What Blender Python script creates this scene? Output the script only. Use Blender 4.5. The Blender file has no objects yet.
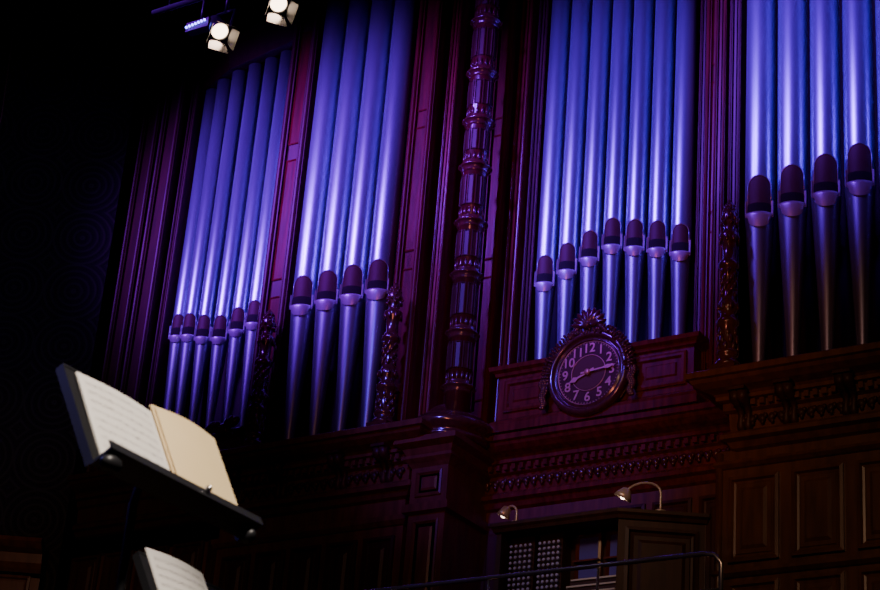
import bpy, math, random
from mathutils import Vector, Matrix
random.seed(4)
SC=bpy.context.scene
pi=math.pi
# ------------------------------------------------------------ materials
def mat(name, base, rough=0.5, metal=0.0, coat=0.0, base2=None, scale=(1,1,1), nscale=4, bump=0.0, emis=None, es=0, detail=6, spec=.5):
    m=bpy.data.materials.new(name); m.use_nodes=True
    nt=m.node_tree; b=nt.nodes['Principled BSDF']
    b.inputs['Base Color'].default_value=(*base,1); b.inputs['Roughness'].default_value=rough
    b.inputs['Metallic'].default_value=metal; b.inputs['Coat Weight'].default_value=coat
    b.inputs['Coat Roughness'].default_value=0.15; b.inputs['Specular IOR Level'].default_value=spec
    if emis:
        b.inputs['Emission Color'].default_value=(*emis,1); b.inputs['Emission Strength'].default_value=es
    if base2 or bump:
        tc=nt.nodes.new('ShaderNodeTexCoord'); mp=nt.nodes.new('ShaderNodeMapping'); mp.inputs['Scale'].default_value=scale
        nz=nt.nodes.new('ShaderNodeTexNoise'); nz.inputs['Scale'].default_value=nscale; nz.inputs['Detail'].default_value=detail
        nt.links.new(tc.outputs['Object'],mp.inputs['Vector']); nt.links.new(mp.outputs[0],nz.inputs['Vector'])
        if base2:
            cr=nt.nodes.new('ShaderNodeValToRGB'); cr.color_ramp.elements[0].position=.35; cr.color_ramp.elements[1].position=.68
            cr.color_ramp.elements[0].color=(*base,1); cr.color_ramp.elements[1].color=(*base2,1)
            nt.links.new(nz.outputs['Fac'],cr.inputs['Fac']); nt.links.new(cr.outputs[0],b.inputs['Base Color'])
        if bump:
            bp=nt.nodes.new('ShaderNodeBump'); bp.inputs['Strength'].default_value=bump; bp.inputs['Distance'].default_value=.01
            nt.links.new(nz.outputs['Fac'],bp.inputs['Height']); nt.links.new(bp.outputs[0],b.inputs['Normal'])
    return m
MAHOG=mat('mahogany_polished',(.085,.020,.009),.25,0,.0,(.17,.040,.018),(6,6,.7),3,.15,spec=.34)
POSTM=mat('mahogany_framing',(.065,.015,.007),.34,0,.0,(.13,.030,.014),(6,6,.7),3,.15,spec=.14)
BROWN=mat('oak_brown_polished',(.09,.034,.014),.36,0,.1,(.16,.062,.026),(5,5,.8),3,.12)
DARKW=mat('dark_stained_wood',(.038,.015,.009),.45,0,.0,(.065,.024,.013),(5,5,.8),3,.0,spec=.3)
COLM=mat('column_dark_mahogany',(.05,.014,.008),.22,0,.2,(.09,.024,.012),(5,5,.8),3,.05)
CARVE=mat('carved_mahogany',(.06,.022,.014),.20,0,.9,(.10,.034,.020),(8,8,8),3)
PIPE=mat('pipe_metal_violet_tint',(.42,.38,.74),.34,.86,0,(.50,.46,.82),(3,3,.5),3,.04)  # silver metal; violet of the stage light tinted into the base colour
FOOT=mat('pipe_foot_metal_shaded',(.22,.21,.34),.40,.8,0,(.30,.28,.42),(3,3,.5),3,.04)  # pipe metal again, base darkened for the shade on the tapering feet
LIPD=mat('pipe_upper_lip_warm_reflect',(.06,.034,.016),.65,.1)  # brown in the colour stands for warm reflection on the lip
LIPL=mat('pipe_lower_lip_violet_tint',(.55,.45,.62),.36,.5)  # lavender base colour carries the purple light caught by the lip
SLOT=mat('pipe_mouth_black',(.004,.004,.005),.9)
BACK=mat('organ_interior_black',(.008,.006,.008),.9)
GOLD=mat('gilt_numeral',(.60,.38,.18),.4,.4)
CLOCKF=mat('clock_face_enamel',(.055,.022,.011),.55,0,.0,(.075,.03,.016),(1,1,1),9,spec=.15)
CLOCKD=mat('clock_centre_disc',(.10,.045,.022),.55,0,.0,spec=.15)
BLACKM=mat('black_powder_coat',(.022,.022,.026),.4,.3)
CHROME=mat('chrome_rail',(.6,.58,.6),.25,.9)
BRASS=mat('lamp_arm_brass',(.78,.70,.58),.38,.5)
PAPERW=mat('paper_white',(.82,.79,.76),.8,0,0,(.86,.84,.81),(1,1,1),8)
PAPERY=mat('paper_cream',(.80,.62,.34),.8,0,0,(.84,.66,.38),(1,1,1),6)
INK=mat('ink_grey',(.45,.43,.43),.8)
IVORY=mat('ivory_keys',(.75,.7,.62),.4)
PURP=mat('console_glass_panel',(.12,.10,.45),.15,0,.5)
BLUEF=mat('stop_knob_face',(.50,.50,.80),.3)
LENS=mat('lamp_lens_glow',(1,.8,.6),.3,emis=(1,.72,.5),es=9)
LED=mat('led_blue_glow',(.2,.2,1),.3,emis=(.15,.15,1),es=14)
PLAST=mat('ceiling_plaster_dark',(.03,.028,.03),.9,base2=(.04,.036,.036),nscale=2)
FLOORM=mat('floor_boards',(.10,.06,.035),.5,base2=(.15,.09,.05),scale=(.5,6,1),nscale=3)
def scallop():
    m=bpy.data.materials.new('wall_scallop_relief'); m.use_nodes=True; nt=m.node_tree; b=nt.nodes['Principled BSDF']
    N=lambda t,**k:nt.nodes.new(t)
    tc=N('ShaderNodeTexCoord'); mp=N('ShaderNodeMapping'); mp.inputs['Scale'].default_value=(1.4,1.4,1.4)
    sx=N('ShaderNodeSeparateXYZ'); nt.links.new(tc.outputs['Object'],mp.inputs[0]); nt.links.new(mp.outputs[0],sx.inputs[0])
    def fr(o):
        f=N('ShaderNodeMath'); f.operation='FRACT'; nt.links.new(o,f.inputs[0])
        s=N('ShaderNodeMath'); s.operation='SUBTRACT'; s.inputs[1].default_value=.5; nt.links.new(f.outputs[0],s.inputs[0]); return s.outputs[0]
    cx=N('ShaderNodeCombineXYZ'); nt.links.new(fr(sx.outputs['X']),cx.inputs[0]); nt.links.new(fr(sx.outputs['Z']),cx.inputs[2])
    ln=N('ShaderNodeVectorMath'); ln.operation='LENGTH'; nt.links.new(cx.outputs[0],ln.inputs[0])
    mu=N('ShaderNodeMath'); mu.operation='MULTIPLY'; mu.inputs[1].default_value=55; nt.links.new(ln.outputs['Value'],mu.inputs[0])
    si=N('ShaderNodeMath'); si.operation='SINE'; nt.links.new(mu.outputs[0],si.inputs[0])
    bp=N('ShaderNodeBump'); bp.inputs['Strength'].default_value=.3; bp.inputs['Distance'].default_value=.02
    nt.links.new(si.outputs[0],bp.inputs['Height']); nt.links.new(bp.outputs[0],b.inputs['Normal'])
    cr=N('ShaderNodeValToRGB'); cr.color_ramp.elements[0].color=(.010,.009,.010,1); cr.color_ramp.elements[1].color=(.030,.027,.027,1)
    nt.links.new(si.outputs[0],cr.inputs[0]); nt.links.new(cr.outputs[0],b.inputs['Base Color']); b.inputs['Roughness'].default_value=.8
    b.inputs['Specular IOR Level'].default_value=.2
    return m
SCAL=scallop()
# ------------------------------------------------------------ mesh builder
class MB:
    def __init__(s): s.v=[];s.f=[];s.m=[];s.sm=[];s.mats=[];s.M=Matrix.Identity(4)
    def mi(s,m):
        if m not in s.mats: s.mats.append(m)
        return s.mats.index(m)
    def add(s,vs,fs,m,smooth=False):
        o=len(s.v); k=s.mi(m)
        for p in vs: s.v.append(tuple(s.M@Vector(p)))
        for f in fs: s.f.append(tuple(i+o for i in f)); s.m.append(k); s.sm.append(smooth)
    def box(s,x0,x1,y0,y1,z0,z1,m):
        vs=[(x,y,z) for x in(x0,x1) for y in(y0,y1) for z in(z0,z1)]
        s.add(vs,[(0,1,3,2),(4,6,7,5),(0,4,5,1),(2,3,7,6),(0,2,6,4),(1,5,7,3)],m)
    def lathe(s,cx,cy,prof,seg,m,smooth=True,a0=0,a1=2*pi,cap=True,fn=None):
        full=abs(a1-a0-2*pi)<1e-6; n=seg if full else seg+1
        vs=[];fs=[]
        for r,z in prof:
            for i in range(n):
                a=a0+(a1-a0)*i/seg; rr=r*(fn(a,z) if fn else 1)
                vs.append((cx+rr*math.cos(a),cy+rr*math.sin(a),z))
        for j in range(len(prof)-1):
            for i in range(seg):
                k=(i+1)%n if full else i+1
                fs.append((j*n+i,j*n+k,(j+1)*n+k,(j+1)*n+i))
        if cap and full:
            fs.append(tuple(range(n-1,-1,-1))); fs.append(tuple((len(prof)-1)*n+i for i in range(n)))
        s.add(vs,fs,m,smooth)
    def sweep(s,path,prof,m,smooth=False,closed=False):
        n=len(path); P=[Vector(p) for p in path]; vs=[];fs=[]
        for i in range(n):
            d0=(P[i]-P[i-1]).normalized() if (i>0 or closed) else None
            d1=(P[(i+1)%n]-P[i]).normalized() if (i<n-1 or closed) else None
            if d0 is None:d0=d1
            if d1 is None:d1=d0
            n0=Vector((d0.y,-d0.x));n1=Vector((d1.y,-d1.x)); b=(n0+n1)
            b=b/max(.2,(1+n0.dot(n1)))
            for o,z in prof: vs.append((P[i].x+b.x*o,P[i].y+b.y*o,z))
        k=len(prof)
        for i in range(n if closed else n-1):
            j=(i+1)%n
            for q in range(k-1): fs.append((i*k+q,j*k+q,j*k+q+1,i*k+q+1))
        if not closed:
            fs.append(tuple(range(k))); fs.append(tuple((n-1)*k+q for q in reversed(range(k))))
        s.add(vs,fs,m,smooth)
    def vstrip(s,prof,z0,z1,m,smooth=False):
        k=len(prof); vs=[(x,y,z0) for x,y in prof]+[(x,y,z1) for x,y in prof]
        s.add(vs,[(i,i+1,k+i+1,k+i) for i in range(k-1)]+[tuple(range(k-1,-1,-1)),tuple(range(k,2*k))],m,smooth)
    def panel(s,x0,x1,z0,z1,y,steps,m,mi=None):
        vs=[];fs=[]
        for ins,o in steps:
            vs+=[(x0+ins,y-o,z0+ins),(x1-ins,y-o,z0+ins),(x1-ins,y-o,z1-ins),(x0+ins,y-o,z1-ins)]
        for j in range(len(steps)-1):
            for i in range(4):
                k=(i+1)%4; fs.append((j*4+i,j*4+k,(j+1)*4+k,(j+1)*4+i))
        s.add(vs,fs,m); b=(len(steps)-1)*4
        s.add(vs[b:b+4],[(0,1,2,3)],mi or m)
    def blob(s,M,m,u=8,v=6,point=False):
        old=s.M; s.M=old@M; vs=[];fs=[]
        for j in range(v+1):
            t=pi*j/v
            for i in range(u):
                a=2*pi*i/u; r=math.sin(t)
                if point: r*= (1-.6*j/v)
                vs.append((r*math.cos(a),r*math.sin(a),-math.cos(t)))
        for j in range(v):
            for i in range(u):
                k=(i+1)%u; fs.append((j*u+i,j*u+k,(j+1)*u+k,(j+1)*u+i))
        s.add(vs,fs,m,True); s.M=old
    def tube(s,pts,r,m,seg=10):
        P=[Vector(p) for p in pts]; vs=[];fs=[]
        for i,p in enumerate(P):
            d=(P[min(i+1,len(P)-1)]-P[max(i-1,0)]).normalized()
            a=d.cross(Vector((.13,.31,.94))).normalized(); b=d.cross(a)
            rr=r[i] if isinstance(r,(list,tuple)) else r
            for k in range(seg):
                t=2*pi*k/seg; vs.append(tuple(p+a*rr*math.cos(t)+b*rr*math.sin(t)))
        for i in range(len(P)-1):
            for k in range(seg):
                q=(k+1)%seg; fs.append((i*seg+k,i*seg+q,(i+1)*seg+q,(i+1)*seg+k))
        fs.append(tuple(range(seg-1,-1,-1))); fs.append(tuple((len(P)-1)*seg+k for k in range(seg)))
        s.add(vs,fs,m,True)
    def make(s,name,parent=None):
        me=bpy.data.meshes.new(name); me.from_pydata(s.v,[],s.f)
        for m in s.mats: me.materials.append(m)
        me.polygons.foreach_set('material_index',s.m); me.polygons.foreach_set('use_smooth',s.sm)
        me.update(); o=bpy.data.objects.new(name,me); SC.collection.objects.link(o)
        if parent: o.parent=parent
        return o
def empty(name,loc=(0,0,0)):
    e=bpy.data.objects.new(name,None); SC.collection.objects.link(e); e.empty_display_size=.2; return e
T=Matrix.Translation
def S(x,y,z): return Matrix.Diagonal((x,y,z,1))
Rt=lambda a,ax: Matrix.Rotation(a,4,ax)

ZB=.3     # stage level
ZT=15.2   # top of case
ZG=-1.25  # hall floor
# ------------------------------------------------------------ ROOM
m=MB(); m.box(-26,8,-6,18,-1.45,-1.25,FLOORM); m.make('floor')
m=MB(); m.box(-26,8,-6,18,15.5,15.7,PLAST); m.make('ceiling')
m=MB(); m.box(-26,8,17,17.2,-1.25,15.5,PLAST); m.make('wall_back')
m=MB(); m.box(7.8,8,-6,17,-1.25,15.5,PLAST); m.make('wall_right')
ang=math.atan2(.534,.842)
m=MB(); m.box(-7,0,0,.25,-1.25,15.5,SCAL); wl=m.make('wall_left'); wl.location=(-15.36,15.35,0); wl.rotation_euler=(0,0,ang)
m=MB()
m.box(-10.5,-.6,2.3,12.6,-1.25,ZB,FLOORM); m.make('stage_platform')
m=MB()
m.box(-14.5,-4.4,12.6,14.45,-1.25,4.0,DARKW); m.make('gallery_platform')
st=[(0,0),(0,.03),(.03,.035),(.045,.01),(.065,.005),(.075,.015),(.11,.015),(.14,.032)]
m=MB()
m.M=T((-15.30,15.2,0))@Rt(ang,'Z')
m.box(-7,-.1,-.06,.1,ZG,6.05,BROWN)
m.sweep([(-7,-.06),(-.1,-.06)],[(0,6.45),(.2,6.45),(.22,6.40),(.16,6.34),(.08,6.30),(.06,6.20),(.03,6.14),(0,6.1)],BROWN)
m.sweep([(-7,-.06),(-.1,-.06)],[(0,5.6),(.06,5.6),(.08,5.55),(.03,5.5),(0,5.46)],BROWN)
for i in range(11):
    m.panel(-6.9+.62*i,-6.9+.62*i+.5,4.5,5.4,-.06,st,BROWN)
    m.panel(-6.9+.62*i,-6.9+.62*i+.5,5.66,6.06,-.06,st[:5],BROWN)
m.make('side_gallery_front')

# ------------------------------------------------------------ ORGAN
organ=empty('pipe_organ')
def pipe(x,y,zm,r,z0,z1,tip=.34,mh=.46,name='pipe',face=0.0):
    m=MB(); m.M=T((x,y,0))@Rt(face,'Z')
    L=mh
    zl=zm-L*.16       # slot
    bot=zm-L*.5; top=zm+L*.5
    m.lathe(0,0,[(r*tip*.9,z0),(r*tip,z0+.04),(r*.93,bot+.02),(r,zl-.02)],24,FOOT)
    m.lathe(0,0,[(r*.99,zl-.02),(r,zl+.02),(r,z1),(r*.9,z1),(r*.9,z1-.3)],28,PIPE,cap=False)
    A=math.radians(48)
    def patch(fz,off,mt,n=16,k=6):
        vs=[];fs=[]
        for i in range(n+1):
            u=-1+2*i/n; a=-pi/2+u*A; zb,zt=fz(u)
            for j in range(k+1):
                t=j/k; z=zb+(zt-zb)*t; o=off(u,t)
                vs.append(((r+o)*math.cos(a),(r+o)*math.sin(a),z))
        for i in range(n):
            for j in range(k): fs.append((i*(k+1)+j,(i+1)*(k+1)+j,(i+1)*(k+1)+j+1,i*(k+1)+j+1))
        m.add(vs,fs,mt,True)
    sq=lambda u,p:max(0,1-abs(u)**p)**(1/p)
    s0=zl+.05; hs=(top-s0); hr=min(hs*.6,r*.8)
    arch=lambda u: top-hr+hr*sq(u,2.0)
    patch(lambda u:(zl+.02,arch(u)),lambda u,t:.002,LIPD,20)
    pts=[((r+.004)*math.cos(-pi/2-A),(r+.004)*math.sin(-pi/2-A),s0)]
    for i in range(25):
        th=pi-pi*i/24; u=math.cos(th); a=-pi/2+u*A; z=top-hr+hr*math.sin(th)
        pts.append(((r+.004)*math.cos(a),(r+.004)*math.sin(a),z))
    pts.append(((r+.004)*math.cos(-pi/2+A),(r+.004)*math.sin(-pi/2+A),s0))
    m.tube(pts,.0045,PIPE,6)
    patch(lambda u:(zl-.05,zl+.065),lambda u,t:.006,SLOT,10,1)
    vs=[];fs=[];n=16;k=6
    for i in range(n+1):
        u=-1+2*i/n; a=-pi/2+u*A; zb=zl-.07-(zl-.07-bot)*sq(u,2.0)
        for j in range(k+1):
            t=j/k; z=zb+(zl-.035-zb)*t; o=.003+.022*math.sin(t*pi/2)
            vs.append(((r+o)*math.cos(a),(r+o)*math.sin(a),z))
        vs.append((r*.9*math.cos(a),r*.9*math.sin(a),zl-.035))
    q=k+2
    for i in range(n):
        for j in range(k+1): fs.append((i*q+j,(i+1)*q+j,(i+1)*q+j+1,i*q+j+1))
    m.add(vs,fs,LIPL,True)
    for sg in(-1,1):
        a=-pi/2+sg*A*1.05; c,sn=math.cos(a),math.sin(a)
        w=.026; tx,ty=-sn*.005,c*.005
        p=[];zz=[zl-.07,zl+.10]
        for z in zz:
            for rr in(r-.01,r+w):
                p+= [(rr*c-tx,rr*sn-ty,z),(rr*c+tx,rr*sn+ty,z)]
        m.add(p,[(0,1,3,2),(4,6,7,5),(0,4,5,1),(2,3,7,6),(0,2,6,4),(1,5,7,3)],LIPL)
    return m.make(name,organ)
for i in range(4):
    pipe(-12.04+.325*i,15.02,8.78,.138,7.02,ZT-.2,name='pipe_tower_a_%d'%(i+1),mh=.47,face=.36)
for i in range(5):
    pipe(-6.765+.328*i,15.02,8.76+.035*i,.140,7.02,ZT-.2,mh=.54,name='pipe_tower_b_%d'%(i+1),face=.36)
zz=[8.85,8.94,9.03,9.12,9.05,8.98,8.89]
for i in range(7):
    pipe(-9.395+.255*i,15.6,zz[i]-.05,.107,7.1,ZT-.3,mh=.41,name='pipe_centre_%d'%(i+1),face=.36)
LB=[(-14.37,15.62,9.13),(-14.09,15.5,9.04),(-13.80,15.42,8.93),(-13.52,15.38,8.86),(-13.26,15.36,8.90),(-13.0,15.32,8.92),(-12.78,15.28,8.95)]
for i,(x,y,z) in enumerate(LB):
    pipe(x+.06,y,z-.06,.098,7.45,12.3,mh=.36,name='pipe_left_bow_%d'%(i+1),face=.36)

case=MB()
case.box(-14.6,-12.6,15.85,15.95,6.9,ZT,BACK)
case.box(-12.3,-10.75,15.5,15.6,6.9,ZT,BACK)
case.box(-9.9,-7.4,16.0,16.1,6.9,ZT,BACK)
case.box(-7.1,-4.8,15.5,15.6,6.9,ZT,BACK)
plan=[(-15.2,15.4),(-12.75,15.4),(-12.75,14.95),(-10.45,14.95),(-10.45,15.6),(-7.1,15.6),(-7.1,14.95),(-4.6,14.95),(-4.6,15.7),(-2.5,15.7)]
case.sweep(plan,[(0,6.34),(0,ZG),(-.08,ZG),(-.08,6.34)],BROWN)
ent=[(-.5,7.0),(.34,7.0),(.36,6.985),(.36,6.93),(.33,6.92),(.31,6.89),(.25,6.85),(.17,6.82),(.15,6.80),(.15,6.765),(.10,6.75),(.10,6.68),(.06,6.66),(.05,6.50),(.09,6.48),(.12,6.45),(.12,6.41),(.07,6.39),(.04,6.34),(0,6.32),(-.5,6.32)]
case.sweep([(-12.75,15.5),(-12.75,14.95),(-10.45,14.95),(-10.45,15.2)],ent,BROWN)
case.sweep([(-10.6,15.6),(-6.9,15.6)],[(o*.95 if o>0 else o,z) for o,z in ent],MAHOG)
case.sweep([(-6.93,15.6),(-6.93,14.95),(-4.6,14.95),(-4.6,15.6)],ent,BROWN)
case.sweep([(-15.2,15.4),(-12.7,15.4)],[(o*.8 if o>0 else o,z+.25) for o,z in ent],DARKW)
def frieze(x0,x1,y,z,mt,n,sc=1.0):
    for i in range(n):
        x=x0+(x1-x0)*(i+.5)/n
        w=(x1-x0)/n
        case.blob(T((x,y,z))@Rt(.6 if i%2 else -.6,'Y')@S(w*.42,.022*sc,.035*sc),mt,8,5)
        case.blob(T((x+w*.4,y-.01,z+.02))@S(.018*sc,.018,.02*sc),mt,6,4)
        case.blob(T((x+w*.1,y-.01,z-.04))@S(.016*sc,.016,.02*sc),mt,6,4)
frieze(-10.2,-7.2,15.535,6.58,COLM,34,1.3)
frieze(-12.7,-10.45,14.885,6.58,DARKW,22,1.3)
frieze(-6.9,-4.7,14.885,6.58,DARKW,24,1.3)
for (x0,x1,y,n,mt) in ((-12.7,-10.45,14.83,26,BROWN),(-6.93,-4.6,14.83,28,BROWN),(-10.4,-7.2,15.48,36,MAHOG)):
    for i in range(n):
        x=x0+(x1-x0)*(i+.5)/n; case.box(x-.022,x+.022,y-.03,y+.1,6.69,6.745,mt)
def bracket(x,y,z,mt,h=.34):
    for dx in(-.035,.035):
        pts=[(x+dx,y-.02,z-h),(x+dx,y-.05,z-h*.8),(x+dx,y-.04,z-h*.5),(x+dx,y-.10,z-h*.25),(x+dx,y-.19,z-.06),(x+dx,y-.2,z)]
        case.tube(pts,[.03,.04,.03,.04,.055,.05],mt,8)
    case.box(x-.08,x+.08,y-.26,y,z,z+.03,mt)
for x in(-12.5,-11.95,-11.2,-10.65): bracket(x,14.93,6.80,DARKW)
for x in(-6.83,-6.4,-5.85,-5.3,-4.75): bracket(x,14.93,6.80,DARKW)
for i in range(4):
    x0=-7.0+.59*i
    for (a,b) in((5.30,6.08),(4.3,5.12)): case.panel(x0,x0+.47,a,b,14.95,st,BROWN)
for i in range(5):
    x0=-12.65+.44*i
    for (a,b) in((5.0,5.95),(4.2,4.9)): case.panel(x0,x0+.36,a,b,14.95,st,DARKW)
for i in range(5):
    x0=-15.2+.49*i; case.panel(x0,x0+.42,5.2,6.35,15.4,st,DARKW)
for i in range(6):
    x0=-10.0+.48*i; case.panel(x0,x0+.4,5.0,6.2,15.6,st,DARKW)
case.sweep([(-7.1,15.6),(-7.1,14.95),(-4.6,14.95)],[(0,6.24),(.04,6.23),(.05,6.20),(.02,6.17),(0,6.16)],BROWN)
case.sweep([(-7.1,15.6),(-7.1,14.95),(-4.6,14.95)],[(0,5.24),(.05,5.23),(.05,5.20),(.02,5.17),(0,5.16)],BROWN)
case.sweep([(-12.75,15.4),(-12.75,14.95),(-10.45,14.95),(-10.45,15.5)],[(0,6.16),(.05,6.15),(.05,6.10),(.02,6.06),(0,6.05)],BROWN)
case.lathe(-7.1,14.95,[(.035,4),(.035,6.32)],10,BROWN)
def post(x0,x1,y,z0,z1,mt,back=.5,n=2):
    w=x1-x0; P=[(x0,y+back),(x0,y)]
    def bead(cx,r):
        for i in range(7):
            a=pi-pi*i/6; P.append((cx+r*math.cos(a),y-r*math.sin(a)))
    e=.12*w
    bead(x0+e,e*.75)
    P.extend([(x0+2.2*e,y),(x0+2.2*e,y+.035)])
    mid=(x0+x1)/2
    if w<.2: P.extend([(mid-.12*w,y+.035),(mid-.10*w,y+.005),(mid+.10*w,y+.005),(mid+.12*w,y+.035)])
    P.extend([(x1-2.2*e,y+.035),(x1-2.2*e,y)])
    bead(x1-e,e*.75)
    P.extend([(x1,y),(x1,y+back)])
    case.vstrip(P,z0,z1,mt)
post(-12.62,-12.26,14.98,7.0,ZT,DARKW)
post(-12.24,-12.20,15.12,7.0,ZT,DARKW)
post(-10.86,-10.56,14.98,7.0,ZT,POSTM)
post(-10.52,-10.40,15.14,7.0,ZT,MAHOG)
post(-10.36,-10.2,15.34,7.0,ZT,DARKW)
post(-10.18,-9.92,15.48,7.0,ZT,POSTM)
post(-9.88,-9.74,15.56,7.0,ZT,MAHOG,.4)
post(-9.72,-9.60,15.66,7.0,ZT,DARKW,.4)
post(-7.72,-7.62,15.62,7.0,ZT,DARKW,.4)
post(-7.58,-7.36,15.48,7.0,ZT,POSTM)
post(-7.34,-7.26,15.2,7.0,ZT,MAHOG)
post(-7.24,-7.12,14.98,7.0,ZT,POSTM)
post(-7.10,-6.98,15.02,7.0,ZT,DARKW)
post(-5.2,-4.9,14.98,7.0,ZT,POSTM)
post(-14.56,-14.46,15.5,6.9,ZT,DARKW)
post(-14.90,-14.60,15.4,6.9,ZT,DARKW)
post(-15.22,-14.94,15.4,6.9,ZT,DARKW)
fst=[(0,0),(0,.010),(.010,.014),(.022,.004)]
for (x0,x1,y) in ((-12.52,-12.36,15.015),(-10.79,-10.63,15.015),(-10.12,-9.98,15.515),(-7.53,-7.41,15.515)):
    for (a,b) in ((7.5,8.9),(9.1,10.6),(10.8,12.3),(12.5,14.0)): case.panel(x0,x1,a,b,y,fst,MAHOG,POSTM)
case.box(-4.9,-2.5,15.5,15.7,7,ZT,DARKW)
case.sweep([(-14.5,15.7),(-13.8,15.4),(-12.64,15.2)],[(0,12.3),(.1,12.32),(.14,12.6),(.2,12.7),(.2,12.8),(0,12.85),(-.3,12.85),(-.3,12.3)],DARKW)
case.box(-14.5,-12.66,15.5,15.8,12.8,ZT,DARKW)
case.box(-15.2,-4.6,14.8,16.1,ZT-.25,ZT,DARKW)
case.sweep([(-14.5,15.6),(-13.9,15.3),(-13.28,15.18),(-12.7,15.1)],[(-.4,7.45),(.06,7.45),(.09,7.42),(.09,7.36),(.05,7.33),(.02,7.2),(.06,7.18),(.08,7.12),(.0,7.08),(-.4,7.08)],CARVE)
for i in range(9):
    case.blob(T((-13.1+.05*i,14.98-.01*i,7.42+.035*math.sin(i*1.1)))@Rt(.5*i,'Y')@S(.05,.04,.075),CARVE)
cx,cy=-10.02,15.08
def ring(z,R=.165,h=.04):
    case.lathe(cx,cy,[(R*.82,z-h*1.9),(R*.98,z-h*1.3),(R*.92,z-h*.8),(R*1.12,z-h*.3),(R*1.2,z),(R*1.12,z+h*.3),(R*.92,z+h*.8),(R*.98,z+h*1.2),(R*.82,z+h*1.8)],24,CARVE)
    for k in range(9):
        a=-pi+pi*k/8
        case.blob(T((cx+R*.88*math.cos(a),cy+R*.88*math.sin(a),z+h*2.6))@Rt(a,'Z')@S(.014,.024,.045),CARVE,6,5,True)
zs=[7.28,7.46,8.05,8.70,9.30,9.95,10.5,11.1,11.75,12.5,13.4,ZT]
case.lathe(cx,cy,[(.130,7.1),(.130,ZT)],24,COLM,True)
for z in zs[1:-1]: ring(z,.15)
for a,b in zip(zs[:-1],zs[1:]):
    if b-a>.3:
        for k in range(6):
            th=-pi+ pi*k/5.0
            px,py=cx+.127*math.cos(th),cy+.127*math.sin(th)
            case.M=T((px,py,0))@Rt(th+pi/2,'Z')
            case.panel(-.034,.034,a+.18,b-.12,0,[(0,0),(0,.010),(.008,.013),(.014,.004)],DARKW,DARKW)
            case.M=Matrix.Identity(4)
# moulded base of the column, then a panelled square pilaster below it
bp=[(.0,6.86),(.36,6.86),(.41,6.89),(.42,6.92),(.38,6.94),(.40,6.97),(.46,7.0),(.47,7.04),(.44,7.08),(.38,7.10),(.36,7.14),(.30,7.18),(.24,7.2),(.22,7.26),(.17,7.3),(.0,7.3)]
case.lathe(cx-.12,cy+.1,bp,40,CARVE,True)
pil=[(-10.34,15.5),(-10.34,14.86),(-9.92,14.86),(-9.92,15.6)]
case.sweep(pil,[(-.1,6.86),(.14,6.86),(.15,6.80),(.08,6.76),(.05,6.70),(.07,6.66),(.03,6.62),(0,6.58),(0,6.22),(.05,6.20),(.05,6.12),(0,6.10),(0,5.05),(.04,5.03),(.05,4.95),(0,4.93),(0,ZG),(-.1,ZG)],BROWN)
case.panel(-10.28,-9.98,5.16,6.04,14.86,[(0,0),(0,.015),(.02,.02),(.04,.0),(.07,.0),(.09,.012)],BROWN)
case.panel(-10.28,-9.98,6.28,6.54,14.86,[(0,0),(0,.015),(.02,.02),(.04,.0),(.06,.0),(.08,.012)],BROWN)
bx0,bx1,by=-9.68,-7.55,15.30
case.box(bx0,bx1,by,15.5,7.0,7.62,MAHOG)
case.sweep([(bx0,15.5),(bx0,by),(bx1,by),(bx1,15.5)],[(0,7.60),(.03,7.61),(.04,7.64),(.08,7.66),(.09,7.70),(.05,7.72),(-.2,7.72)],MAHOG)
case.sweep([(bx0,15.5),(bx0,by),(bx1,by),(bx1,15.5)],[(0,7.16),(.02,7.14),(.05,7.12),(.07,7.08),(.07,7.0),(0,7.0)],MAHOG)
pst=[(0,0),(.0,.02),(.02,.03),(.045,.03),(.06,.004),(.1,.004),(.115,.018)]
case.panel(bx0+.07,bx0+.58,7.22,7.56,by-.001,pst,MAHOG)
case.panel(bx1-.60,bx1-.07,7.22,7.56,by-.001,pst,MAHOG)
case.make('case',organ)

def colonnette(x,y,name,z0=7.0,H=1.62):
    m=MB(); m.M=T((x,y,z0))@S(1.1,1.1,H/1.62)
    m.box(-.11,.11,-.11,.11,0,.06,CARVE)
    prof=[(.105,.06),(.11,.08),(.095,.11),(.075,.13),(.09,.16),(.10,.18),(.085,.2),(.075,.22),(.078,.42),(.095,.44),(.10,.47),(.08,.5),(.06,.53),(.085,.58),(.09,.62),(.07,.66),(.058,.7),(.062,.95),(.085,.97),(.09,1.0),(.075,1.03),(.055,1.06),(.06,1.2),(.085,1.24),(.088,1.28),(.06,1.31),(.045,1.34),(.065,1.39),(.072,1.44),(.062,1.5),(.04,1.57),(.01,1.62)]
    m.lathe(0,0,prof,16,CARVE)
    for zc,R,n,sz in((.30,.082,7,.03),(.37,.08,7,.028),(.24,.082,7,.028),(.60,.09,8,.024),(1.24,.082,8,.026)):
        for k in range(n):
            a=2*pi*k/n+zc*9
            m.blob(T((R*math.cos(a),R*math.sin(a),zc))@Rt(a,'Z')@S(sz*.6,sz,sz*1.5),CARVE,6,5,True)
    for j in range(5):
        for k in range(6):
            a=2*pi*k/6+j*.5; z=.73+j*.05
            m.blob(T((.064*math.cos(a),.064*math.sin(a),z))@Rt(a,'Z')@Rt(-.4,'X')@S(.018,.024,.04),CARVE,6,5,True)
    for j in range(5):
        for k in range(7):
            a=2*pi*k/7+j*.45; z=1.39+j*.04; R=.068-.009*max(0,j-1)
            m.blob(T((R*math.cos(a),R*math.sin(a),z))@S(.018,.018,.022),CARVE,6,4)
    return m.make(name,organ)
colonnette(-12.30,14.78,'colonnette_1')
colonnette(-10.68,14.78,'colonnette_2')
colonnette(-6.96,14.78,'colonnette_3',7.0,1.76)

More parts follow.
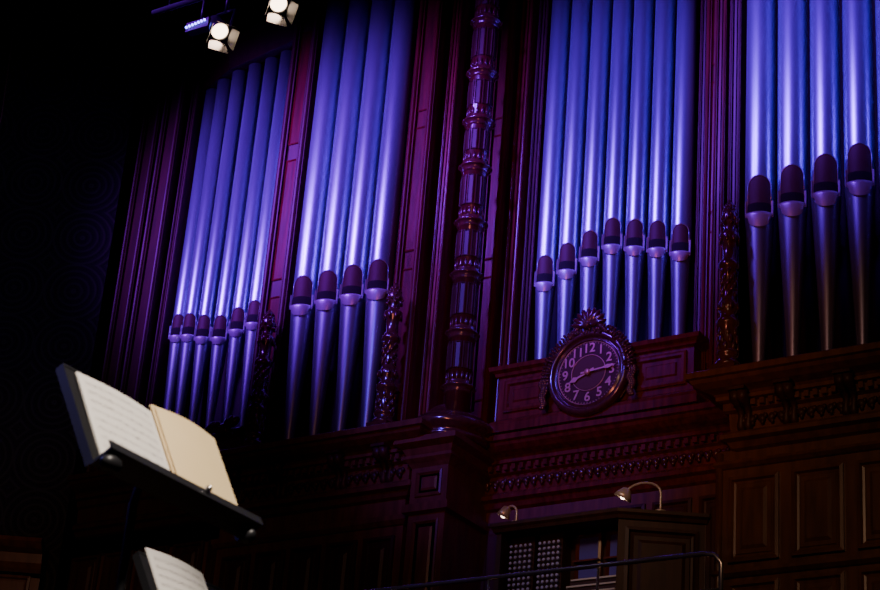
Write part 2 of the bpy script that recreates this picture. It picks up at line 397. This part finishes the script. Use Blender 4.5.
# ------------------------------------------------------------ CLOCK (part of the organ case)
clk=empty('clock'); clk.parent=organ
m=MB(); C=T((-8.62,15.22,7.46))@Rt(pi/2,'X')@S(1.03,1.03,1)
m.M=C
m.lathe(0,0,[(.40,-.08),(.43,-.04),(.43,.02),(.415,.05),(.38,.06),(.365,.045),(.36,.02),(.345,.02),(.335,.035),(.325,.035),(.32,.012)],48,CARVE,True,cap=False)
m.lathe(0,0,[(.33,0),(.33,.012)],48,CLOCKF,False)
m.lathe(0,0,[(.17,.012),(.17,.018)],40,CLOCKD,False)
m.lathe(0,0,[(.322,.012),(.322,.018),(.314,.018),(.314,.012)],48,GOLD,True,cap=False)
m.lathe(0,0,[(.182,.012),(.182,.02),(.175,.02),(.175,.012)],48,GOLD,True,cap=False)
for k in range(60):
    a=2*pi*k/60; m.M=C@Rt(a,'Z'); m.box(-.002,.002,.298,.312,.012,.016,GOLD)
m.M=C
def hand(ang,L,w,z):
    m.M=C@Rt(-ang,'Z')
    vs=[(-w*.5,-.07,z),(w*.5,-.07,z),(w*.35,L*.55,z),(w*1.1,L*.72,z),(0,L,z),(-w*1.1,L*.72,z),(-w*.35,L*.55,z)]
    vs2=[(x,y,z+.006) for x,y,_ in vs]; n=len(vs)
    m.add(vs+vs2,[tuple(range(n-1,-1,-1)),tuple(range(n,2*n))]+[(i,(i+1)%n,n+(i+1)%n,n+i) for i in range(n)],GOLD)
    m.M=C
hand(math.radians(247),.21,.026,.03); hand(math.radians(84),.30,.018,.04)
m.lathe(0,0,[(.03,.018),(.03,.05),(.015,.058)],16,GOLD)
for k in range(46):
    a=math.radians(-8+196*k/45)
    for rr,s1 in((.43,1),(.47,.85),(.40,.7)):
        t=random.uniform(-.5,.5)
        m.blob(T((rr*math.cos(a),rr*math.sin(a),.03+random.uniform(0,.03)))@Rt(a+t,'Z')@S(.034*s1,.017*s1,.02),CARVE,6,5)
for sg in(-1,1):
    for k in range(14):
        y=-.02-.021*k; w=.038*(1-.04*k)
        for d in(-1,0,1):
            m.blob(T((sg*(.465+.012*math.sin(k))+d*w*.7,y,.04))@Rt(d*.6,'Z')@S(.019,.026,.018),CARVE,6,5)
for k in range(9):
    a=math.radians(90+(k-4)*20)
    m.blob(T((.10*math.cos(a),.46+.10*math.sin(a),.06))@Rt(a-pi/2,'Z')@S(.030,.10,.035),CARVE,8,6)
m.blob(T((0,.46,.08))@S(.045,.04,.04),CARVE)
for sg in(-1,1):
    for k in range(7):
        a=k*.9; m.blob(T((sg*(.12+.012*k),.45-.012*k,.05))@Rt(a,'Z')@S(.035,.02,.025),CARVE)
m.M=Matrix.Identity(4)
m.make('clock_body',clk)
for h in range(1,13):
    cu=bpy.data.curves.new('numeral_%d'%h,'FONT'); cu.body=str(h); cu.size=.13; cu.align_x='CENTER'; cu.align_y='CENTER'; cu.extrude=.003; cu.offset=.002
    cu.materials.append(GOLD)
    o=bpy.data.objects.new('numeral_%d'%h,cu); SC.collection.objects.link(o); o.parent=clk
    a=pi/2-2*pi*h/12
    o.matrix_world=C@T((.247*math.cos(a),.247*math.sin(a),.017))

# ------------------------------------------------------------ ORGAN CONSOLE
m=MB()
X0,X1,Y0,ZC=-8.78,-7.58,14.0,5.52
m.box(X0,X1,Y0+.30,Y0+.40,4.0,ZC,DARKW)
m.box(X0,X1,Y0-.02,Y0+.40,ZC-.05,ZC,DARKW)
m.box(X0,X0+.05,Y0,Y0+.4,4.0,ZC,DARKW)
m.sweep([(X0,Y0+.4),(X0,Y0),(X1,Y0),(X1+.62,Y0+.39),(X1+.62,Y0+.4)],[(0,ZC-.05),(.02,ZC-.05),(.03,ZC-.02),(.05,ZC),(.05,ZC+.03),(0,ZC+.04),(-.3,ZC+.04)],DARKW)
m.sweep([(X1,Y0),(X1+.62,Y0+.39)],[(0,ZC-.05),(0,4.0),(-.04,4.0),(-.04,ZC-.05)],DARKW)
m.M=T((X1,Y0,0))@Rt(math.atan2(.39,.62),'Z')
m.panel(.06,.68,4.5,ZC-.12,0,st,DARKW)
m.M=Matrix.Identity(4)
for (a,b) in((-8.71,-8.47),(-8.42,-8.19)):
    m.box(a,b,Y0+.14,Y0+.34,4.6,5.47,DARKW)
    for i in range(5):
        for j in range(14):
            x=a+(b-a)*(i+.5)/5; z=4.72+.05*j
            m.M=T((x,Y0+.14,z))@Rt(pi/2,'X')
            m.lathe(0,0,[(.007,0),(.007,.03),(.015,.032),(.015,.042),(.008,.046)],8,BLUEF)
            m.M=Matrix.Identity(4)
for (a,b) in((-8.12,-7.87),(-7.82,-7.60)):
    m.panel(a,b,4.98,5.46,Y0+.28,[(0,0),(0,.04),(.02,.05),(.035,.03)],MAHOG,PURP)
    m.box(a,b,Y0+.2,Y0+.3,5.2,5.215,MAHOG)
for i in range(5):
    z=4.70+.08*i; y=Y0-.1+.07*i
    m.box(-8.12,-7.6,y,y+.2,z-.05,z,DARKW)
    for k in range(26):
        x=-8.11+.0195*k; m.box(x,x+.0175,y-.015,y+.12,z,z+.014,IVORY)
        if k%7 not in(2,6): m.box(x+.012,x+.022,y+.04,y+.12,z+.014,z+.024,BLACKM)
m.box(-8.14,-7.58,Y0-.1,Y0+.3,4.0,4.6,DARKW)
m.make('organ_console')
m=MB(); m.box(-8.3,-7.4,13.3,13.6,4.46,4.52,DARKW)
for x in(-8.25,-7.48): m.box(x,x+.04,13.32,13.58,4.0,4.46,DARKW)
m.make('organ_bench')
def glamp(x,y,z,h,reach,name,r=.07):
    m=MB(); m.lathe(x,y,[(.05,z),(.05,z+.015),(.012,z+.02)],14,BRASS)
    pts=[(x,y,z)]+[(x,y,z+h*.6*t) for t in(.3,.7,1)]
    for k in range(1,9):
        a=pi*k/8*.85; pts.append((x-reach*.5*(1-math.cos(a)),y,z+h*.6+h*.4*math.sin(a)))
    m.tube(pts,.011,BRASS,8); e=Vector(pts[-1])
    m.M=T(e)@Rt(.5,'Y')
    m.lathe(0,0,[(.015,.04),(.035,.03),(r*.8,-.02),(r,-.06),(r*.9,-.06),(r*.7,-.02)],16,BRASS,cap=False)
    m.blob(T((0,0,-.035))@S(.03,.03,.035),LENS); m.M=Matrix.Identity(4)
    return m.make(name)
glamp(-7.30,14.22,5.56,.29,.36,'gooseneck_lamp',.085)
glamp(-8.62,14.05,5.56,.17,.12,'gooseneck_lamp',.065)
m=MB()
pts=[(-12.2,13.0,4.71),(-6.30,13.0,4.71),(-6.20,13.0,4.69),(-6.15,13.0,4.62),(-6.15,13.0,4.0)]
m.tube(pts,.020,CHROME)
m.tube([(-12.2,13,4.42),(-6.15,13,4.42)],.012,CHROME)
for x in(-12.2,-11.2,-10.2,-9.2,-8.2,-7.2): m.tube([(x,13,4.0),(x,13,4.71)],.012,CHROME)
m.make('gallery_handrail')

# ------------------------------------------------------------ MUSIC STANDS
def stand(B,name,W=.5,H=.30,lean=.51,second=False):
    ey=Vector((0,1,0)); ev=Vector((-math.sin(lean),0,math.cos(lean))); n=ey.cross(ev)
    M=Matrix(((ey.x,ev.x,n.x,B[0]),(ey.y,ev.y,n.y,B[1]),(ey.z,ev.z,n.z,B[2]),(0,0,0,1)))
    root=empty(name)
    m=MB(); m.M=M
    m.box(-.004,W+.006,0,H,-.004,0,BLACKM)
    m.box(-.004,W+.006,H,H+.006,-.02,.002,BLACKM)
    m.box(-.007,-.004,0,H,-.02,.002,BLACKM); m.box(W+.006,W+.009,0,H,-.02,.002,BLACKM)
    m.box(-.01,W+.01,-.006,0,-.004,.055,BLACKM); m.box(-.01,W+.01,-.006,.016,.052,.056,BLACKM)
    m.box(.1,W-.1,.04,.09,-.03,-.004,BLACKM)
    m.M=M@T((.01,-.02,.03))@Rt(pi/2,'Y'); m.blob(S(.02,.02,.028),BLACKM)
    m.M=M@T((W*.62,.012,.06)); m.blob(S(.008,.008,.012),CHROME)  # bright bead modelled as the small white highlight on the lip
    m.M=M@T((W-.01,-.02,.02)); m.blob(S(.016,.016,.022),BLACKM)
    m.M=Matrix.Identity(4)
    c=M@Vector((W*.5-.03,.07,-.04))
    m.tube([c+Vector((.02,0,.03)),c,c+Vector((-.01,0,-.05)),(c.x-.01,c.y,ZB+.25)],.010,BLACKM)
    m.tube([(c.x-.01,c.y,c.z-.35),(c.x-.01,c.y,ZB+.14)],.014,BLACKM)
    m.lathe(c.x-.01,c.y,[(.014,c.z-.37),(.024,c.z-.36),(.024,c.z-.32),(.014,c.z-.31)],12,BLACKM)
    for k in range(3):
        a=2*pi*k/3+.4
        m.tube([(c.x-.01,c.y,ZB+.2),(c.x-.01+.12*math.cos(a),c.y+.12*math.sin(a),ZB+.1),(c.x-.01+.28*math.cos(a),c.y+.28*math.sin(a),ZB+.012)],.010,BLACKM)
    m.make('stand_frame',root)
    def page(u0,u1,v0,v1,mt,curl,nm,staves,w0=.006):
        p=MB(); p.M=M; nu,nv=14,6
        wf=lambda s,t: w0+curl*math.sin(pi*s)*(.4+.6*t)+.004*t
        for off in(0,-.0035):
            vs=[(u0+(u1-u0)*i/nu,v0+(v1-v0)*j/nv,wf(i/nu,j/nv)+off) for i in range(nu+1) for j in range(nv+1)]
            fs=[(i*(nv+1)+j,(i+1)*(nv+1)+j,(i+1)*(nv+1)+j+1,i*(nv+1)+j+1) for i in range(nu) for j in range(nv)]
            p.add(vs,fs,mt,True)
        for q in range(staves):
            for l in range(3):
                t=.12+.78*q/max(1,staves-1)+l*.012
                vs=[]
                for i in range(nu+1):
                    s=.07+.86*i/nu
                    for dt in(-.001,.001): vs.append((u0+(u1-u0)*s,v0+(v1-v0)*(t+dt),wf(s,t+dt)+.0006))
                p.add(vs,[(2*i,2*i+2,2*i+3,2*i+1) for i in range(nu)],INK)
            for l in range(16):
                s=.09+.82*random.random(); t=.12+.78*q/max(1,staves-1)+random.uniform(-.006,.03)
                u=u0+(u1-u0)*s; v=v0+(v1-v0)*t; w=wf(s,t)+.0008
                p.add([(u-.0016,v-.0013,w),(u+.0016,v-.0013,w),(u+.0016,v+.0013,w),(u-.0016,v+.0013,w)],[(0,1,2,3)],INK)
        return p.make(nm,root)
    if not second:
        page(.022,.272,.002,H-.012,PAPERW,.006,'sheet_left',9)
        page(.268,W+.004,.002,H+.006,PAPERY,.010,'booklet_right',0,.012)
        page(.274,W,.006,H,PAPERY,.010,'booklet_top_page',0,.017)
    else:
        page(.02,.25,.002,H+.02,PAPERW,.008,'sheet_left',10)
    return root
stand((-2.712,2.765,1.343),'music_stand',W=.49,H=.272)
s=5.0
stand((-.6599*s+.15,.7178*s-.02,.2972*s-.285),'music_stand',second=True)

# ------------------------------------------------------------ STAGE LIGHTS
def fixture(p,name,aim,r=.085):
    root=empty(name); p=Vector(p); d=(Vector(aim)-p).normalized()
    q=d.to_track_quat('-Z','Y').to_matrix().to_4x4()
    m=MB(); m.M=T(p)@q
    m.lathe(0,0,[(r*.6,.34),(r*.8,.32),(r*.85,.12),(r*1.1,.1),(r*1.1,-.02),(r,-.02),(r*.95,.03)],24,BLACKM,cap=False)
    m.lathe(0,0,[(r*.94,.02),(r*.94,.028)],24,LENS,False)
    for k in range(4):
        m.M=T(p)@q@Rt(k*pi/2,'Z')
        m.add([(-r*.9,r*1.05,-.02),(r*.9,r*1.05,-.02),(r*1.2,r*1.6,-.20),(-r*1.2,r*1.6,-.20)],[(0,1,2,3)],CHROME if k==2 else BLACKM)  # one door in bright metal, standing for the lit flap
    m.M=Matrix.Identity(4)
    for sg in(-1,1):
        m.tube([p+Vector((sg*r*1.3,0,.0)),p+Vector((sg*r*1.3,.05,.25))],.012,BLACKM)
    m.tube([p+Vector((-r*1.3,.05,.25)),p+Vector((r*1.3,.05,.25))],.012,BLACKM)
    m.tube([p+Vector((0,.05,.25)),p+Vector((0,.05,10.62-p.z))],.02,BLACKM)
    m.make('lamp_body',root)
    return root
fixture((-11.03,12,10.14),'stage_spotlight',(-3,7,0))
fixture((-10.34,12,10.25),'stage_spotlight',(-3,7,0))
m=MB(); m.tube([(-12,12.05,10.66),(-4,12.05,10.66)],.03,BLACKM)
for x in(-11.8,-8,-4.2): m.tube([(x,12.05,10.66),(x,12.05,15.49)],.008,BLACKM)
m.box(-11.48,-11.20,12.0,12.1,10.26,10.36,BLACKM)
for i in range(7): m.blob(T((-11.46+.037*i,11.985,10.30+.004*i))@S(.013,.013,.013),LED,6,4)
m.tube([(-11.34,12.05,10.36),(-11.34,12.05,10.63)],.012,BLACKM)
m.make('lighting_bar')
m=MB(); m.tube([(-16.0,13.6,15.49),(-15.7,13.6,11.2),(-15.95,13.6,9.4)],.006,BROWN,6); m.make('hanging_cable')

# ------------------------------------------------------------ LIGHT
def spot(loc,aim,col,e,size=50,blend=.6,r=.3,nm='wash_light'):
    l=bpy.data.lights.new(nm,'SPOT'); l.color=col; l.energy=e; l.spot_size=math.radians(size); l.spot_blend=blend; l.shadow_soft_size=r
    o=bpy.data.objects.new(nm,l); SC.collection.objects.link(o); o.location=loc
    o.rotation_euler=(Vector(aim)-Vector(loc)).to_track_quat('-Z','Y').to_euler(); return o
BL=(.215,.0,1); VI=(.29,.0,1)
spot((-15.5,9.0,12.6),(-13.5,15.3,10.3),VI,6600,36,.9,.45)
spot((-13.0,8.5,12.8),(-11.4,15.0,10.1),VI,5800,36,.9,.45)
spot((-10.5,8.5,13.2),(-8.5,15.5,10.1),BL,5800,38,.9,.45)
spot((-8.0,8.5,13.2),(-5.9,15.0,10.8),BL,5400,36,.9,.45)
spot((-9.5,7.0,11.0),(-9.6,15.2,7.6),(.14,.04,1),2400,26,.9,.2)  # added low blue spot for highlights on column base and carving
spot((-6.5,7.0,6.0),(-8.6,15.3,8.5),(1,.24,.14),430,48,.9,.5)
spot((-4.0,6.0,8.5),(-6.4,15.0,5.4),(1,.55,.30),320,36,.9,.5)
spot((-7.0,6.0,8.5),(-9.8,15.0,5.2),(1,.5,.28),130,44,.9,.5)
spot((-7.5,10.5,7.0),(-7.9,14.1,5.45),(1,.85,.9),40,26,.9,.2)
spot((-10.5,9.0,8.5),(-9.2,13.0,4.7),(.5,.4,1),120,40,.9,.3)  # added spot that only lifts the handrail
spot((-9.0,5.0,7.0),(-15.5,14.5,5.4),(1,.5,.3),420,36,.9,.5)  # added faint warm spot to bring out the side gallery front
spot((-10.0,6.0,9.0),(-16.2,14.5,9.6),(.6,.5,1),280,36,.9,.5)  # added weak blue fill for the otherwise unlit left wall
spot((-1.0,1.9,4.2),(-2.75,3.0,1.5),(1,.86,.72),880,26,.6,.1)
spot((-5.0,2.2,3.0),(-2.8,3.0,1.1),(.2,.15,1),90,26,.6,.1)  # added weak blue spot to tint the stand post
w=bpy.data.worlds.new('world'); SC.world=w; w.use_nodes=True
w.node_tree.nodes['Background'].inputs[0].default_value=(.25,.15,.35,1); w.node_tree.nodes['Background'].inputs[1].default_value=.02

# ------------------------------------------------------------ CAMERA
c=bpy.data.cameras.new('camera'); cam=bpy.data.objects.new('camera',c); SC.collection.objects.link(cam)
R=Vector((0.842,0.5343,0.0753)).normalized();F=Vector((-0.512,0.7472,0.4239)).normalized(); D=F.cross(R)
U=-D
cam.matrix_world=Matrix(((R.x,U.x,-F.x,0),(R.y,U.y,-F.y,0),(R.z,U.z,-F.z,0),(0,0,0,1)))
c.sensor_width=36; c.lens=1970/880*36; c.clip_end=100
c.dof.use_dof=True; c.dof.focus_distance=19.5; c.dof.aperture_fstop=11
SC.camera=cam
